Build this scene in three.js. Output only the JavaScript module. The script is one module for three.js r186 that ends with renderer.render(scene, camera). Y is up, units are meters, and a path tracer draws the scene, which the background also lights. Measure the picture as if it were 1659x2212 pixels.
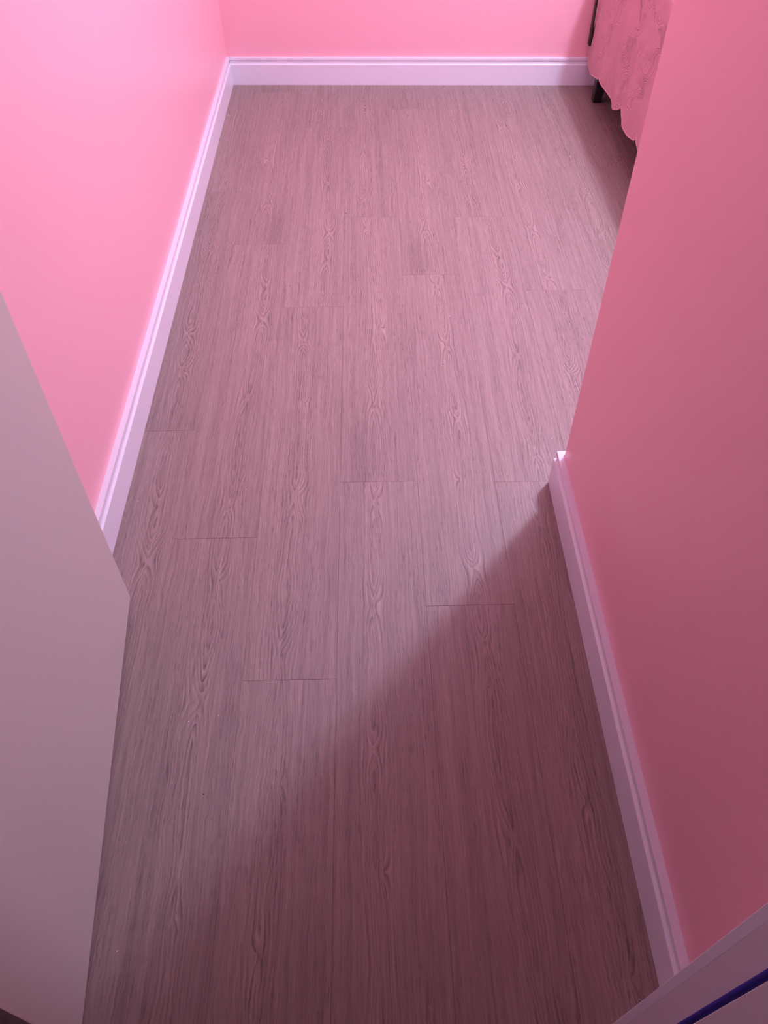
import * as THREE from 'three';
import { RoundedBoxGeometry } from 'three/addons/geometries/RoundedBoxGeometry.js';
import { mergeGeometries } from 'three/addons/utils/BufferGeometryUtils.js';

// ---------------------------------------------------------------- camera, light, exposure
const scene = new THREE.Scene();
scene.background = new THREE.Color(0x000000);
const camera = new THREE.PerspectiveCamera(66.01, 1659 / 2212, 0.02, 40);
camera.position.set(0, 1.338, 0);
camera.rotation.order = 'YXZ';
camera.rotation.set(THREE.MathUtils.degToRad(-48.845), THREE.MathUtils.degToRad(-1.219), THREE.MathUtils.degToRad(-0.185));
const EXPOSURE = 1.0;
const LAMP = { pos: [1.27, 2.28, -2.24], color: [0.93, 0.94, 1.36], cd: 9.4 };

const renderer = new THREE.WebGLRenderer({ antialias: true });
renderer.toneMapping = THREE.LinearToneMapping;
renderer.toneMappingExposure = EXPOSURE;
renderer.shadowMap.enabled = true;

// ---------------------------------------------------------------- helpers
let seedState = 12345;
function rnd() { seedState = (Math.imul(seedState, 1664525) + 1013904223) >>> 0; return seedState / 4294967296; }
function hash(ix, iy, s) {
  let h = Math.imul(ix, 374761393) ^ Math.imul(iy, 668265263) ^ Math.imul(s, 1274126177);
  h = Math.imul(h ^ (h >>> 13), 1103515245); h ^= h >>> 16;
  return (h >>> 0) / 4294967296;
}
function noise(x, y, s) {                        // value noise 0..1
  const ix = Math.floor(x), iy = Math.floor(y); let fx = x - ix, fy = y - iy;
  fx = fx * fx * (3 - 2 * fx); fy = fy * fy * (3 - 2 * fy);
  const a = hash(ix, iy, s), b = hash(ix + 1, iy, s), c = hash(ix, iy + 1, s), d = hash(ix + 1, iy + 1, s);
  return a + (b - a) * fx + (c - a) * fy + (a - b - c + d) * fx * fy;
}
function fbm(x, y, s, o = 3) { let v = 0, a = 0.5, n = 0; for (let i = 0; i < o; i++) { v += a * noise(x, y, s + i * 17); n += a; a *= 0.5; x *= 2.03; y *= 2.03; } return v / n; }
const clamp = (v, a, b) => Math.min(b, Math.max(a, v));
const smooth = (a, b, v) => { const t = clamp((v - a) / (b - a), 0, 1); return t * t * (3 - 2 * t); };
const toS = (v) => { v = clamp(v, 0, 1); return Math.round(255 * (v <= 0.0031308 ? v * 12.92 : 1.055 * Math.pow(v, 1 / 2.4) - 0.055)); };
function tex(w, h, fn, srgb) {
  const d = new Uint8Array(w * h * 4);
  for (let y = 0; y < h; y++) for (let x = 0; x < w; x++) {
    const c = fn(x, y), i = (y * w + x) * 4;
    d[i] = c[0]; d[i + 1] = c[1]; d[i + 2] = c[2]; d[i + 3] = 255;
  }
  const t = new THREE.DataTexture(d, w, h, THREE.RGBAFormat);
  t.magFilter = THREE.LinearFilter; t.minFilter = THREE.LinearMipmapLinearFilter; t.generateMipmaps = true;
  t.wrapS = t.wrapT = THREE.RepeatWrapping;
  if (srgb) t.colorSpace = THREE.SRGBColorSpace;
  t.needsUpdate = true; return t;
}
function lin(r, g, b) { const c = new THREE.Color(); c.setRGB(r, g, b); return c; }
function shade(o) { o.castShadow = true; o.receiveShadow = true; return o; }
const used = {};
function numbered(n) { if (!(n in used)) { used[n] = 0; return n; } used[n]++; return n + '_' + String(used[n]).padStart(3, '0'); }
function mesh(name, geo, mat, parent = scene) { const m = shade(new THREE.Mesh(geo, mat)); m.name = parent === scene ? numbered(name) : name; parent.add(m); return m; }
function struct(name, geo, mat, label, category) {
  const m = mesh(name, geo, mat); m.userData = { kind: 'structure', label, category }; return m;
}
function tag(o, label, category, group) { o.userData = { label, category }; if (group) o.userData.group = group; return o; }
function box(x0, x1, y0, y1, z0, z1) {           // box between two corners, uv in metres
  const g = new THREE.BoxGeometry(x1 - x0, y1 - y0, z1 - z0); g.translate((x0 + x1) / 2, (y0 + y1) / 2, (z0 + z1) / 2);
  metreUV(g); return g;
}
function metreUV(g) {
  const p = g.attributes.position, n = g.attributes.normal, uv = new Float32Array(p.count * 2);
  for (let i = 0; i < p.count; i++) {
    const ax = Math.abs(n.getX(i)), ay = Math.abs(n.getY(i)), az = Math.abs(n.getZ(i));
    if (ay > ax && ay > az) { uv[2 * i] = p.getX(i); uv[2 * i + 1] = p.getZ(i); }
    else if (ax > az) { uv[2 * i] = p.getZ(i); uv[2 * i + 1] = p.getY(i); }
    else { uv[2 * i] = p.getX(i); uv[2 * i + 1] = p.getY(i); }
  }
  g.setAttribute('uv', new THREE.BufferAttribute(uv, 2)); return g;
}
function rbox(x0, x1, y0, y1, z0, z1, r = 0.002) {
  const g = new RoundedBoxGeometry(x1 - x0, y1 - y0, z1 - z0, 2, r); g.translate((x0 + x1) / 2, (y0 + y1) / 2, (z0 + z1) / 2); return g;
}

// ---------------------------------------------------------------- materials
const rollerBump = tex(512, 512, (x, y) => {     // roller stipple of the wall paint, one tile = 0.25 m
  const w = 512, t = (s, f) => { const u = x / w * f, v = y / w * f; // tileable blend
    const a = noise(u, v, s), b = noise(u - f, v, s), c = noise(u, v - f, s), d = noise(u - f, v - f, s), fx = x / w, fy = y / w;
    return (a * (1 - fx) + b * fx) * (1 - fy) + (c * (1 - fx) + d * fx) * fy; };
  const v = Math.round(255 * clamp(0.5 + (t(3, 60) - 0.5) * 0.7 + (t(9, 150) - 0.5) * 0.5, 0, 1)); return [v, v, v];
});
function paint(color, rough, bump) {
  const m = new THREE.MeshPhysicalMaterial({ color, roughness: rough });
  if (bump) { const t = rollerBump.clone(); t.repeat.set(4, 4); t.needsUpdate = true; m.bumpMap = t; m.bumpScale = bump; }
  return m;
}
const M = {
  pink: paint(lin(0.93, 0.485, 0.535), 0.33, 0.00012),
  ceiling: paint(lin(0.88, 0.87, 0.87), 0.8, 0),
  gloss: paint(lin(0.80, 0.80, 0.85), 0.28, 0),
  door: paint(lin(0.58, 0.52, 0.465), 0.45, 0.00003),
  jamb: paint(lin(0.74, 0.68, 0.70), 0.4, 0),
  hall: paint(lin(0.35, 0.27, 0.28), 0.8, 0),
  seal: new THREE.MeshPhysicalMaterial({ color: lin(0.005, 0.002, 0.24), roughness: 0.6 }),
  black: new THREE.MeshPhysicalMaterial({ color: lin(0.012, 0.010, 0.011), roughness: 0.45 }),
  under: new THREE.MeshStandardMaterial({ color: lin(0.06, 0.05, 0.05), roughness: 0.9 }),
  steel: new THREE.MeshPhysicalMaterial({ color: lin(0.45, 0.44, 0.44), roughness: 0.35, metalness: 1 }),
};

// ---------------------------------------------------------------- lamp of the bedroom, out of frame
{
  const L = new THREE.Group(); L.name = numbered('ceiling_lamp'); scene.add(L);
  L.position.set(LAMP.pos[0], 2.4, LAMP.pos[2]);
  tag(L, 'bare round globe bulb on a white ceiling rose over the bed', 'lamp');
  const R = 0.075, yb = LAMP.pos[1] - 2.4;
  const rose = [[0.0005, -0.028], [0.030, -0.028], [0.045, -0.020], [0.052, -0.004], [0.052, 0]].map(([x, y]) => new THREE.Vector2(x, y));
  mesh('ceiling_rose', new THREE.LatheGeometry(rose, 40), M.gloss, L);
  mesh('lamp_holder', new THREE.CylinderGeometry(0.020, 0.024, -yb - R - 0.018, 32).translate(0, -(0.024 + (-yb - R + 0.006)) / 2, 0), M.gloss, L);
  mesh('bulb', new THREE.SphereGeometry(R, 40, 28).translate(0, yb, 0), new THREE.MeshStandardMaterial({ color: lin(0.8, 0.8, 0.8), roughness: 0.5, emissive: lin(...LAMP.color), emissiveIntensity: 8 }), L);
  const p = new THREE.PointLight(0xffffff, LAMP.cd, 0, 2); p.color.setRGB(...LAMP.color);
  p.position.set(0, yb, 0); p.castShadow = true; p.shadow.radius = 3.6; p.shadow.mapSize.set(2048, 2048); L.add(p);
}

// ---------------------------------------------------------------- room shell
const XL = -0.579, XR = 0.4255, XE = 2.95, ZC = -1.235, ZD = -0.1655, ZH = -0.055, H = 2.4;
const backZ = (x) => -3.634 + 0.0326 * (Math.min(x, 0.97) - XL);        // the far wall runs slightly off square
struct('wall_left', box(XL - 0.12, XL, 0, H, -3.80, ZH), M.pink, 'long pink painted wall behind the open white door', 'wall');
{
  const s = new THREE.Shape(); s.moveTo(XL - 0.12, 3.634 - 0.0326 * -0.12); s.lineTo(0.97, -backZ(0.97)); s.lineTo(XE + 0.12, -backZ(XE + 0.12)); s.lineTo(XE + 0.12, 3.80); s.lineTo(XL - 0.12, 3.80); s.closePath();
  const g = new THREE.ExtrudeGeometry(s, { depth: H, bevelEnabled: false }); g.rotateX(-Math.PI / 2); g.computeVertexNormals(); metreUV(g);
  struct('wall_back', g, M.pink, 'far pink wall at the end of the floor, beside the bed', 'wall');
}
{ // corridor wall and bedroom return as one block with a soft plaster corner
  const r = 0.007, s = new THREE.Shape();
  s.moveTo(XR, -ZD); s.lineTo(XE, -ZD); s.lineTo(XE, -ZC); s.lineTo(XR + r, -ZC); s.absarc(XR + r, -ZC - r, r, Math.PI / 2, Math.PI, false); s.closePath();
  const g = new THREE.ExtrudeGeometry(s, { depth: H, bevelEnabled: false, curveSegments: 6 }); g.rotateX(-Math.PI / 2);
  struct('wall_right', g, M.pink, 'pink wall on the right ending in an outside corner', 'wall');
}
struct('wall_bedroom', box(XE, XE + 0.12, 0, H, -3.80, ZD), M.pink, 'pink side wall of the bedroom beyond the bed', 'wall');
struct('ceiling', box(XL - 0.12, XE + 0.12, H, H + 0.1, -3.80, 1.2), M.ceiling, 'plain white ceiling above the room', 'ceiling');
{ // door wall with its opening
  const g = mergeGeometries([box(XL - 0.12, -0.485, 0, H, ZD, ZH), box(0.340, XE, 0, H, ZD, ZH), box(-0.485, 0.340, 2.03, H, ZD, ZH)]);
  struct('wall_front', g, M.pink, 'pink wall with the doorway the view looks through', 'wall');
}
{
  const g = mergeGeometries([box(-1.05, -0.95, 0, H, ZH, 1.2), box(1.0, 1.1, 0, H, ZH, 1.2), box(-1.05, 1.1, 0, H, 1.1, 1.2), box(-1.05, XL - 0.12, 0, H, ZD, ZH)]);
  struct('wall_hall', g, M.hall, 'unlit hallway walls behind the doorway', 'wall');
}

// ---------------------------------------------------------------- floor: planks with printed grain
const PW = 0.1802, PL = 1.218, PX = -0.0752;
function woodField(seed) {
  const r = (k) => hash(k, seed, 77);
  const xc0 = PW * (0.36 + 0.30 * r(1));
  const knots = [], nk = 3 + Math.floor(r(2) * 3);
  for (let i = 0; i < nk; i++) {
    const z = PL * ((i + 0.15 + 0.7 * r(10 + i)) / nk), big = r(70 + i) > 0.35;
    knots.push({ x: (r(20 + i) - 0.5) * (big ? 0.016 : 0.05), z, sx: (big ? 0.0095 : 0.0055) + 0.004 * r(30 + i), sz: (big ? 0.030 : 0.015) + 0.016 * r(40 + i), a: (big ? 0.017 : 0.009) + 0.008 * r(50 + i), tail: r(80 + i) - 0.5, core: r(60 + i) > 0.35 });
  }
  return { xc0, knots, seed };
}
function woodPixel(f, x, z) {
  const s = f.seed;
  const centre = (q) => f.xc0 + 0.030 * (noise(q * 2.1, 0.5, s) - 0.5) + 0.010 * (noise(q * 6, 2.5, s) - 0.5);
  const xc = centre(z);
  const jit = 0.0016 * (noise(x * 170, z * 60, s + 3) - 0.5) + 0.0010 * (noise(x * 400, z * 150, s + 16) - 0.5);
  const wx = x + 0.007 * (noise(x * 15, z * 4, s + 1) - 0.5) + 0.0046 * (noise(x * 46, z * 13, s + 2) - 0.5) + jit;
  const dx = wx - xc;
  const B = 0.029 * noise(z * 4.4, 3.5, s + 4) + 0.014 * noise(z * 13, 8.5, s + 5) - 0.012;   // the flat-sawn figure widens and pinches along the board
  let v = Math.sqrt(dx * dx + 0.000004) - B, core = 0, halo = 0, eye = 0;
  for (const k of f.knots) {
    const ez = (z - k.z) / k.sz, ex = (wx - centre(k.z) - k.x - k.tail * 0.006 * ez) / k.sx;
    const q = Math.pow(Math.abs(ex), 1.6) * 0.7 + Math.pow(Math.abs(ez), 1.5) * 0.7;
    if (q > 14) continue;
    v += k.a * Math.exp(-Math.pow(q + 0.02, 0.70) * 1.0) * 0.9;
    halo = Math.max(halo, smooth(3.6, 1.4, q)); eye = Math.max(eye, smooth(1.0, 0.4, q));
    if (k.core) core = Math.max(core, smooth(0.26, 0.06, Math.hypot(ex * 1.4, ez * 1.5) - 0.08 * noise(ex * 4, ez * 4, s)));
  }
  v += 0.0060 * noise(v * 90 + 40, 1.5, s + 12);                                       // rings of uneven width
  const t = v / 0.0056 + 50, fr = t - Math.floor(t), cell = Math.floor(t);
  const amp = 0.35 + 0.65 * hash(cell, 5, s) * (0.5 + 0.8 * noise(x * 20, z * 6, s + 13));
  const near = Math.max(smooth(0.046, 0.010, Math.abs(dx)) * 0.58 + 0.20, 1.3 * halo);
  const line = (smooth(0.52, 0.86, fr) - smooth(0.91, 1.0, fr)) * amp * near;
  const pale = (smooth(0.0, 0.08, fr) - smooth(0.16, 0.46, fr)) * amp * near;
  const gx = wx;
  const st0 = noise(gx * 190, z * 2.4, s + 15), st1 = noise(gx * 460, z * 8, s + 7), st2 = noise((gx + jit) * 950, z * 40, s + 8);
  const pore = smooth(0.66, 0.86, noise((gx + jit) * 700, z * 44, s + 9)) * smooth(0.28, 0.65, noise(x * 40, z * 5, s + 10));
  const tone = fbm(x * 8, z * 2.0, s + 11, 3) - 0.5;
  return { line, pale, st0, st1, st2, pore, tone, core, halo, eye };
}
function plankMaterial(seed) {
  const f = woodField(seed), w = 256, h = 1536;
  const store = new Uint8Array(w * h);
  const tint = 0.975 + 0.05 * hash(seed, 1, 5);
  const map = tex(w, h, (px, py) => {
    const o = woodPixel(f, (px + 0.5) / w * PW, (py + 0.5) / h * PL);
    let v = 1 - 0.34 * o.line + 0.26 * o.pale - 0.22 * (o.st0 - 0.5) - 0.28 * (o.st1 - 0.5) - 0.26 * (o.st2 - 0.5) - 0.20 * o.pore + 0.16 * o.tone + 0.06 * o.eye;
    v *= (1 - 0.40 * o.core) * tint;
    store[py * w + px] = Math.round(255 * clamp(0.62 - 0.32 * o.pore - 0.40 * (o.st1 - 0.5) - 0.34 * (o.st2 - 0.5) - 0.20 * o.line + 0.14 * o.pale - 0.3 * o.core, 0, 1));
    return [toS(0.262 * v), toS(0.196 * v * (1 - 0.03 * o.line)), toS(0.172 * v * (1 - 0.05 * o.line))];
  }, true);
  const bump = tex(w, h, (px, py) => { const b = store[py * w + px]; return [b, b, b]; });
  return new THREE.MeshPhysicalMaterial({ map, bumpMap: bump, bumpScale: 0.0004, roughness: 0.5 });
}
const plankMats = []; for (let i = 0; i < 10; i++) plankMats.push(plankMaterial(101 + i * 13));
const floor = struct('floor', box(XL - 0.12, XE, -0.06, -0.012, -3.80, 1.2), M.under, 'grey brown wood grain plank floor with knots', 'floor');
function plankGeo(x0, x1, z0, z1, zs, flip) {   // top face with eased edges; zs is the z where the print starts
  const b = 0.00035, d = 0.0005, T = -0.012, P = [], N = [], U = [], I = [];
  const uv = (x, z) => { let u = (x - zs.x) / PW, v = (z - zs.z) / PL; if (flip & 1) u = 1 - u; if (flip & 2) v = 1 - v; return [u, v]; };
  const quad = (a, bq, c, dq) => {
    const k = P.length / 3, A = new THREE.Vector3(...a), B = new THREE.Vector3(...bq), Cc = new THREE.Vector3(...c);
    const n = B.clone().sub(A).cross(Cc.clone().sub(A)).normalize();
    for (const q of [a, bq, c, dq]) { P.push(...q); N.push(n.x, n.y, n.z); U.push(...uv(clamp(q[0], x0 + 0.001, x1 - 0.001), clamp(q[2], z0 + 0.001, z1 - 0.001))); }
    I.push(k, k + 1, k + 2, k, k + 2, k + 3);
  };
  const X0 = x0 + 0.00004, X1 = x1 - 0.00004, Z0 = z0 + 0.00008, Z1 = z1 - 0.00008;
  quad([X0 + b, 0, Z1 - b], [X1 - b, 0, Z1 - b], [X1 - b, 0, Z0 + b], [X0 + b, 0, Z0 + b]);
  quad([X0, -d, Z1], [X1, -d, Z1], [X1 - b, 0, Z1 - b], [X0 + b, 0, Z1 - b]);
  quad([X1, -d, Z1], [X1, -d, Z0], [X1 - b, 0, Z0 + b], [X1 - b, 0, Z1 - b]);
  quad([X1, -d, Z0], [X0, -d, Z0], [X0 + b, 0, Z0 + b], [X1 - b, 0, Z0 + b]);
  quad([X0, -d, Z0], [X0, -d, Z1], [X0 + b, 0, Z1 - b], [X0 + b, 0, Z0 + b]);
  quad([X0, T, Z1], [X1, T, Z1], [X1, -d, Z1], [X0, -d, Z1]);
  quad([X1, T, Z1], [X1, T, Z0], [X1, -d, Z0], [X1, -d, Z1]);
  quad([X1, T, Z0], [X0, T, Z0], [X0, -d, Z0], [X1, -d, Z0]);
  quad([X0, T, Z0], [X0, T, Z1], [X0, -d, Z1], [X0, -d, Z0]);
  const g = new THREE.BufferGeometry();
  g.setAttribute('position', new THREE.Float32BufferAttribute(P, 3)); g.setAttribute('normal', new THREE.Float32BufferAttribute(N, 3)); g.setAttribute('uv', new THREE.Float32BufferAttribute(U, 2)); g.setIndex(I);
  return g;
}
const jointZ = { '-3': -1.450, '-2': -1.102, '-1': -0.750, 0: -1.264, 1: -0.912, 2: -1.2557, 3: -2.037, 4: -2.825, 5: -1.30 };
let last = -1;
for (let row = -3; PX + row * PW < XE; row++) {
  const x0 = Math.max(PX + row * PW, XL), x1 = Math.min(PX + (row + 1) * PW, XE);
  if (x1 - x0 < 0.005) continue;
  const zEnd = x0 > XR ? ZC + 0.01 : (x1 > XR ? ZC + 1.2 : 0.2);
  const far = backZ((x0 + x1) / 2) - 0.004;
  let zj = (row in jointZ) ? jointZ[row] : -1.0 - 0.37 * ((row * 7) % 3) - 0.1 * rnd();
  while (zj > far) zj -= PL;
  for (let z0 = zj; z0 < zEnd; z0 += PL) {
    const a = Math.max(z0, far), b = Math.min(z0 + PL, zEnd);
    if (b - a < 0.01) continue;
    let k = Math.floor(rnd() * plankMats.length); if (k === last) k = (k + 3) % plankMats.length; last = k;
    mesh('plank', plankGeo(x0, x1, a, b, { x: PX + row * PW, z: z0 }, Math.floor(rnd() * 4)), plankMats[k], floor);
  }
}

// ---------------------------------------------------------------- baseboards: moulded profile swept with mitres
const BP = [[0, 0], [0.0165, 0], [0.0165, 0.0785], [0.0160, 0.0795], [0.0115, 0.0812], [0.0106, 0.0822], [0.0106, 0.0925], [0.0095, 0.0932], [0.0095, 0.0942], [0.0134, 0.0950], [0.0134, 0.1040], [0.0128, 0.1050], [0, 0.1050]];
function sweep(path, capEnds = true) {           // path: wall-line points [x,z] with the room on the left of travel
  const n = path.length, offs = [];
  const left = (a, b) => { const dx = b[0] - a[0], dz = b[1] - a[1], l = Math.hypot(dx, dz); return [dz / l, -dx / l]; };
  for (let i = 0; i < n; i++) {
    const n0 = i > 0 ? left(path[i - 1], path[i]) : (path.preN || left(path[0], path[1]));
    const n1 = i < n - 1 ? left(path[i], path[i + 1]) : (path.postN || n0);
    const m = [n0[0] + n1[0], n0[1] + n1[1]], l2 = (m[0] * m[0] + m[1] * m[1]) / 2;
    offs.push([m[0] / l2, m[1] / l2]);
  }
  const P = [], pt = (i, k) => [path[i][0] + offs[i][0] * BP[k][0], BP[k][1], path[i][1] + offs[i][1] * BP[k][0]];
  const tri = (a, b, c) => P.push(...a, ...b, ...c);
  for (let i = 0; i < n - 1; i++) for (let k = 0; k < BP.length - 1; k++) {
    const a = pt(i, k), b = pt(i + 1, k), c = pt(i + 1, k + 1), d = pt(i, k + 1); tri(a, b, c); tri(a, c, d);
  }
  for (const i of [0, n - 1]) for (let k = 1; k < BP.length - 1; k++) { const a = pt(i, 0), b = pt(i, k), c = pt(i, k + 1); i ? tri(a, c, b) : tri(a, b, c); }
  const g = new THREE.BufferGeometry(); g.setAttribute('position', new THREE.Float32BufferAttribute(P, 3)); g.computeVertexNormals(); metreUV(g); return g;
}
const nBack = [0.0326 / Math.hypot(1, 0.0326) * -1, 1 / Math.hypot(1, 0.0326)];
{
  const cz = backZ(XL);
  const l = [[XL, cz], [XL, ZD - 0.001]]; l.preN = nBack;
  const flipL = l.slice().reverse(); flipL.postN = nBack;   // travel towards the far wall
  const chk = (p) => p;
  struct('baseboard_left', sweep(chk(flipDir(l))), M.gloss, 'white moulded baseboard along the long left pink wall', 'baseboard');
  const bk = [[XL, cz], [0.97, backZ(0.97)], [XE, backZ(XE)]]; bk.preN = [1, 0];
  struct('baseboard_back', sweep(flipDir(bk)), M.gloss, 'white moulded baseboard along the far pink wall', 'baseboard');
  const rt = [[XR, ZD - 0.0145], [XR, ZC], [XE, ZC]];
  struct('baseboard_right', sweep(flipDir(rt)), M.gloss, 'white moulded baseboard wrapping the outside corner of right wall', 'baseboard');
}
function flipDir(p) {                             // order the points so that the profile grows into the room
  const room = [0, -2.0], a = p[0], b = p[1], dx = b[0] - a[0], dz = b[1] - a[1];
  const nx = dz, nz = -dx, mx = (a[0] + b[0]) / 2, mz = (a[1] + b[1]) / 2;
  if (nx * (room[0] - mx) + nz * (room[1] - mz) > 0) return p;
  const q = p.slice().reverse(); if (p.preN) q.postN = p.preN; if (p.postN) q.preN = p.postN; return q;
}

// ---------------------------------------------------------------- doorway: jambs, casing, seal and the open door
{
  const J = new THREE.Group(); J.name = numbered('trim_1'); scene.add(J);
  J.userData = { kind: 'structure', label: 'white door jamb with dark blue seal at the lower right', category: 'door frame' };
  mesh('jamb_board', box(0.3177, 0.341, 0, 2.03, ZD, ZH), M.jamb, J);
  mesh('casing', rbox(0.3183, 0.385, 0, 2.09, ZD - 0.0125, ZD, 0.0015), M.gloss, J);
  mesh('door_stop', rbox(0.3080, 0.3185, 0, 2.02, -0.1255, -0.075, 0.0012), M.jamb, J);
  const s = mesh('seal', new THREE.CylinderGeometry(0.0048, 0.0048, 2.0, 16).translate(0.3140, 1.0, -0.1300), M.seal, J);
  s.userData = { label: 'dark blue rubber door seal' };
  const K = new THREE.Group(); K.name = numbered('trim_2'); scene.add(K);
  K.userData = { kind: 'structure', label: 'hinge side door jamb behind the open white door', category: 'door frame' };
  mesh('jamb_board', box(-0.486, -0.463, 0, 2.03, ZD, ZH), M.jamb, K);
  mesh('door_stop', rbox(-0.4638, -0.4530, 0, 2.02, -0.1255, -0.075, 0.0012), M.jamb, K);
  mesh('casing', rbox(-0.530, -0.4636, 0, 2.09, ZD - 0.0125, ZD, 0.0015), M.jamb, K);
  const T3 = mesh('trim_3', box(-0.463, 0.3177, 2.01, 2.031, ZD, ZH), M.jamb);
  T3.userData = { kind: 'structure', label: 'white head of the door frame above the view', category: 'door frame' };
}
{
  // leading face runs from the hinge edge to the free edge; the slab lies behind it
  const hx = -0.4265, hz = -0.1713, fx = -0.4997, fz = -0.9432, len = Math.hypot(fx - hx, fz - hz), th = 0.036;
  const D = new THREE.Group(); D.name = numbered('door_1'); scene.add(D);
  D.userData = { kind: 'structure', label: 'plain off white door standing open against the left wall', category: 'door' };
  D.position.set(hx, 0, hz); D.rotation.y = Math.atan2(-(fz - hz), fx - hx);   // local +x runs to the free edge
  mesh('panel', metreUV(rbox(0, len, 0.0095, 2.0, -th, 0, 0.0015)), M.door, D);
  for (const y of [0.14, 1.0, 1.78]) { const g = new THREE.CylinderGeometry(0.006, 0.006, 0.09, 16); g.translate(-0.004, y, -th - 0.004); mesh('hinge', g, M.steel, D); }
}

// ---------------------------------------------------------------- bed, mattress, bedspread
const BX = 0.932, BZ0 = -3.545, BZ1 = -1.66, BXR = 2.42, BTOP = 0.60;
{
  const B = new THREE.Group(); B.name = numbered('bed'); scene.add(B); B.position.set((BX + BXR) / 2, 0, (BZ0 + BZ1) / 2);
  tag(B, 'black bed frame with short tapered legs under the pink bedspread', 'bed');
  const cx = B.position.x, cz = B.position.z;
  mesh('headboard', rbox(0.9235 - cx, BXR + 0.01 - cx, 0.155, 0.98, -3.580 - cz, -3.552 - cz, 0.004), M.black, B);
  for (const [x, z] of [[0.958, -3.400], [0.958, -1.78], [2.39, -3.400], [2.39, -1.78]]) {
    const g = new RoundedBoxGeometry(0.044, 0.150, 0.044, 3, 0.006), p = g.attributes.position;
    for (let i = 0; i < p.count; i++) { const t = p.getY(i) / 0.15 + 0.5, s = 0.80 + 0.28 * t; p.setX(i, p.getX(i) * s + (0.5 - t) * -0.010 * Math.sign(cx - x)); p.setZ(i, p.getZ(i) * s); }
    g.translate(x - cx, 0.075, z - cz); g.computeVertexNormals(); mesh('leg', g, M.black, B);
  }
  mesh('side_rail', rbox(0.945 - cx, 0.970 - cx, 0.145, 0.30, BZ0 - cz, BZ1 - cz), M.black, B);
  mesh('side_rail', rbox(2.37 - cx, 2.40 - cx, 0.145, 0.30, BZ0 - cz, BZ1 - cz), M.black, B);
  mesh('end_rail', rbox(0.970 - cx, 2.37 - cx, 0.145, 0.30, BZ1 - 0.03 - cz, BZ1 - cz), M.black, B);
  mesh('slat_base', rbox(0.970 - cx, 2.37 - cx, 0.255, 0.290, BZ0 - cz, BZ1 - 0.03 - cz), M.black, B);
  const mt = mesh('mattress', new RoundedBoxGeometry(BXR - BX - 0.06, 0.285, BZ1 - BZ0 - 0.02, 4, 0.05), M.ceiling);
  mt.position.set(cx, 0.4445, cz); tag(mt, 'thick mattress hidden under the pink bedspread', 'mattress');
}
const quilt = tex(1024, 1024, (x, y) => {        // matelasse relief, one tile = 0.5 m
  const u = x / 1024, v = y / 1024;
  const wx = u * 14 + 3.2 * (noise(u * 9, v * 9, 31) - 0.5), wy = v * 14 + 3.2 * (noise(u * 9 + 5, v * 9 + 2, 32) - 0.5);
  const ridge = 1 - Math.abs(2 * noise(wx, wy, 33) - 1), cord = 0.5 + 0.5 * Math.sin((noise(wx * 0.7, wy * 0.7, 34) * 9 + u * 3) * 6.283);
  const patch = smooth(0.42, 0.60, noise(u * 7, v * 7, 36));
  const weave = noise(u * 330, v * 330, 35);
  const h = clamp(0.30 + 0.42 * patch * cord + 0.24 * (1 - patch) * ridge * ridge + 0.22 * (weave - 0.5), 0, 1);
  const b = Math.round(255 * h); return [b, b, b];
});
const spreadMat = new THREE.MeshPhysicalMaterial({ color: lin(0.66, 0.36, 0.39), roughness: 0.95, bumpMap: quilt, bumpScale: 0.0055 });
spreadMat.bumpMap.repeat.set(2, 2);
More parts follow.
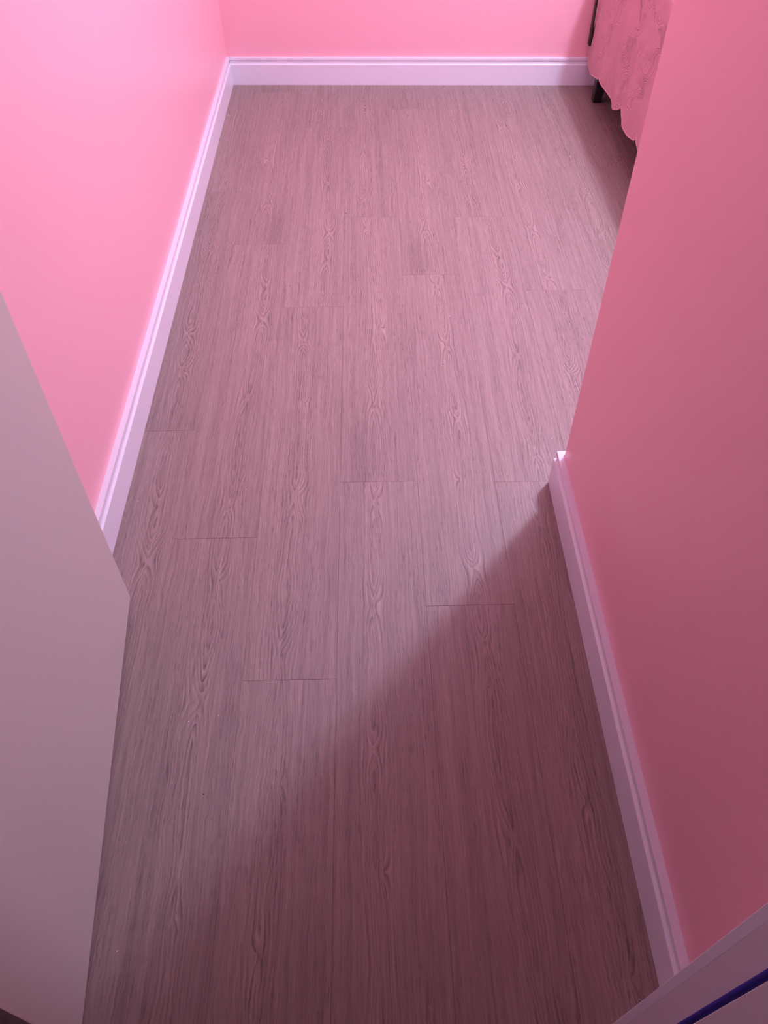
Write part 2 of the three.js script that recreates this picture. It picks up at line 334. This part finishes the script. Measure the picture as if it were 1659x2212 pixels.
{
  const hemPts = [[-3.60, 0.125], [-3.572, 0.112], [-3.535, 0.094], [-3.49, 0.086], [-3.44, 0.088], [-3.34, 0.110], [-3.288, 0.132], [-3.284, 0.138], [-3.24, 0.129], [-3.169, 0.117], [-3.109, 0.107], [-3.088, 0.103], [-3.059, 0.107], [-3.012, 0.124], [-2.979, 0.142], [-2.976, 0.150], [-2.941, 0.138], [-2.863, 0.126], [-2.796, 0.118], [-2.760, 0.122], [-2.732, 0.136], [-2.726, 0.145]];
  const hem = (z) => {                            // scalloped lower edge
    if (z > -2.726) z = -2.976 + ((z + 2.976) % 0.25 + 0.25) % 0.25;
    for (let i = 1; i < hemPts.length; i++) if (z <= hemPts[i][0]) { const a = hemPts[i - 1], b = hemPts[i], t = (z - a[0]) / (b[0] - a[0]); return a[1] + (b[1] - a[1]) * t; }
    return 0.145;
  };
  const Z0 = -3.551, Z1 = BZ1 + 0.012, nz = 480, nd = 60, nt = 30, r = 0.055, th = 0.004;
  const flare = (z, s) => 0.028 * smooth(0.16, 0.02, s) * smooth(Z0 + 0.16, Z0, z);   // the free corner swings out below the headboard
  const prof = (z, s) => {                        // s: 0 hem .. 1 top edge, then over the top to the middle
    const y0 = hem(z - 0.028 * smooth(Z0 + 0.16, Z0, z)), fold = (1 - 0.8 * s) * (0.007 * Math.sin(z * 13 + 0.7 + s) + 0.005 * Math.sin(z * 31 + 1.9 - s * 1.5) + 0.010 * (noise(z * 17 + s * 2, s * 2.5, 41) - 0.5)) + 0.006 * (fbm(z * 16, s * 9, 42) - 0.5);
    const yy = y0 + (BTOP - r - y0) * s;
    return [BX - 0.004 - fold - 0.004 * (1 - s), yy];
  };
  const rows = nd + 10 + nt, out = [], inn = [], uvs = [];
  for (let i = 0; i <= nz; i++) {
    const z = Z0 + (Z1 - Z0) * i / nz;
    for (let j = 0; j <= rows; j++) {
      let x, y, nx, ny;
      if (j <= nd) { [x, y] = prof(z, j / nd); nx = -1; ny = 0; }
      else if (j <= nd + 10) { const a = (j - nd) / 10 * Math.PI / 2, b = prof(z, 1); x = b[0] + r * (1 - Math.cos(a)); y = b[1] + r * Math.sin(a); nx = -Math.cos(a); ny = Math.sin(a); }
      else { const t = (j - nd - 10) / nt, b = prof(z, 1); x = b[0] + r + (BXR - b[0] - r) * t; y = b[1] + r + 0.004 * (fbm(x * 6, z * 6, 43) - 0.5) * Math.min(1, t * 8); nx = 0; ny = 1; }
      const zz = j <= nd ? z - flare(z, j / nd) : z; out.push(x, y, zz); inn.push(x - nx * th, y - ny * th, zz);
      uvs.push(z, j <= nd ? y : (j <= nd + 10 ? BTOP - r + (j - nd) / 10 * r * 1.57 : BTOP - r + r * 1.57 + x - BX));
    }
  }
  const C = rows + 1, I = [], off = (nz + 1) * C;
  const q = (a, b, c, d) => I.push(a, b, c, a, c, d);
  for (let i = 0; i < nz; i++) for (let j = 0; j < rows; j++) { const a = i * C + j, b = a + C; q(a, b, b + 1, a + 1); q(off + a, off + a + 1, off + b + 1, off + b); }
  for (let i = 0; i < nz; i++) { const a = i * C, b = a + C; q(off + a, off + b, b, a); const c = a + rows, d = b + rows; q(c, d, off + d, off + c); }
  for (let j = 0; j < rows; j++) { q(j, j + 1, off + j + 1, off + j); const a = nz * C + j; q(off + a, off + a + 1, a + 1, a); }
  const g = new THREE.BufferGeometry();
  g.setAttribute('position', new THREE.Float32BufferAttribute(out.concat(inn), 3)); g.setAttribute('uv', new THREE.Float32BufferAttribute(uvs.concat(uvs), 2)); g.setIndex(I); g.computeVertexNormals();
  const S = new THREE.Group(); S.name = numbered('bedspread'); scene.add(S); tag(S, 'pink quilted bedspread with scalloped hem hanging over the bed side', 'bedspread');
  mesh('cloth', g, spreadMat, S);
  const pts = []; pts.push(new THREE.Vector3(prof(Z0, 0.5)[0], prof(Z0, 0.5)[1], Z0)); pts.push(new THREE.Vector3(prof(Z0, 0.1)[0], prof(Z0, 0.1)[1], Z0 - flare(Z0, 0.1)));
  for (let i = 0; i <= nz; i += 2) { const z = Z0 + (Z1 - Z0) * i / nz, b = prof(z, 0); pts.push(new THREE.Vector3(b[0] + th / 2, b[1], z - flare(z, 0))); }
  const pm = new THREE.MeshPhysicalMaterial({ color: lin(0.74, 0.43, 0.46), roughness: 0.9 });
  mesh('piping', new THREE.TubeGeometry(new THREE.CatmullRomCurve3(pts), 420, 0.0034, 8), pm, S);
}

// ---------------------------------------------------------------- crumbs lying on the planks
const crumbWhite = new THREE.MeshPhysicalMaterial({ color: lin(0.85, 0.80, 0.78), roughness: 0.6 });
const crumbDark = new THREE.MeshPhysicalMaterial({ color: lin(0.02, 0.012, 0.012), roughness: 0.6 });
const FLEN = 2212 / 2 / Math.tan(THREE.MathUtils.degToRad(66.01 / 2));
function onFloor(px, py) {                        // where a speck seen at that spot lies on the floor
  camera.updateMatrixWorld();
  const d = new THREE.Vector3((px - 829.5) / FLEN, -(py - 1106) / FLEN, -1).applyQuaternion(camera.quaternion), t = -camera.position.y / d.y;
  return [camera.position.x + d.x * t, camera.position.z + d.z * t];
}
const crumbs = [
  [545, 407, 0, 2.6, 'tiny white crumb lying near the far end of the left baseboard'],
  [675, 413, 0, 2.8, 'tiny white crumb lying on the far planks, left of the middle'],
  [792, 368, 0, 2.2, 'tiny white crumb nearest to the middle of the far baseboard'],
  [1217, 491, 0, 2.4, 'tiny white crumb lying beside the edge of the bed shadow'],
  [1325, 271, 0, 3.2, 'small white crumb in the dark shadow beside the bedspread hem'],
  [972, 683, 0, 2.0, 'upper of two tiny white crumbs close together in mid floor'],
  [987, 713, 0, 2.0, 'lower of two tiny white crumbs close together in mid floor'],
  [1192, 947, 0, 2.3, 'tiny white crumb just beyond the outside corner of right baseboard'],
  [532, 1058, 0, 1.5, 'tiny white crumb between the left baseboard and the middle planks'],
  [298, 1082, 0, 1.6, 'tiny white crumb close to the near end of the left baseboard'],
  [967, 1513, 0, 2.0, 'tiny white crumb in the near shadow, left of a black speck'],
  [473, 1546, 0, 1.6, 'right of two tiny white crumbs on the planks beside the door'],
  [407, 1559, 0, 1.6, 'left of two tiny white crumbs on the planks beside the door'],
  [253, 2055, 0, 1.6, 'tiny white crumb next to the bottom edge of the door'],
  [1381, 2158, 0, 1.6, 'tiny white crumb at the foot of the right door jamb'],
  [747, 461, 1, 3.2, 'small black speck on the far middle planks'],
  [957, 787, 1, 2.6, 'small black speck on the planks in the middle of the floor'],
  [1056, 1484, 1, 1.9, 'small black speck in the near shadow, right of white crumb'],
  [440, 1716, 1, 1.9, 'small black speck on the near planks beside the door'],
];
for (const [px, py, dark, mm, label] of crumbs) {
  const [x, z] = onFloor(px, py), r = mm / 2000;
  const g = new THREE.IcosahedronGeometry(r, 1), p = g.attributes.position;
  for (let i = 0; i < p.count; i++) { const s = 0.75 + 0.5 * noise(p.getX(i) / r * 1.3 + px, p.getY(i) / r * 1.3 + p.getZ(i) / r + py, 71); p.setXYZ(i, p.getX(i) * s * 1.25, p.getY(i) * s * 0.7, p.getZ(i) * s); }
  g.computeVertexNormals(); g.computeBoundingBox(); g.translate(0, -g.boundingBox.min.y, 0);
  const m = mesh(dark ? 'speck' : 'crumb', g, dark ? crumbDark : crumbWhite); m.position.set(x, 0, z); m.rotation.y = px;
  tag(m, label, dark ? 'speck' : 'crumb', dark ? 'dark specks on the floor' : 'white crumbs on the floor');
}

renderer.render(scene, camera);
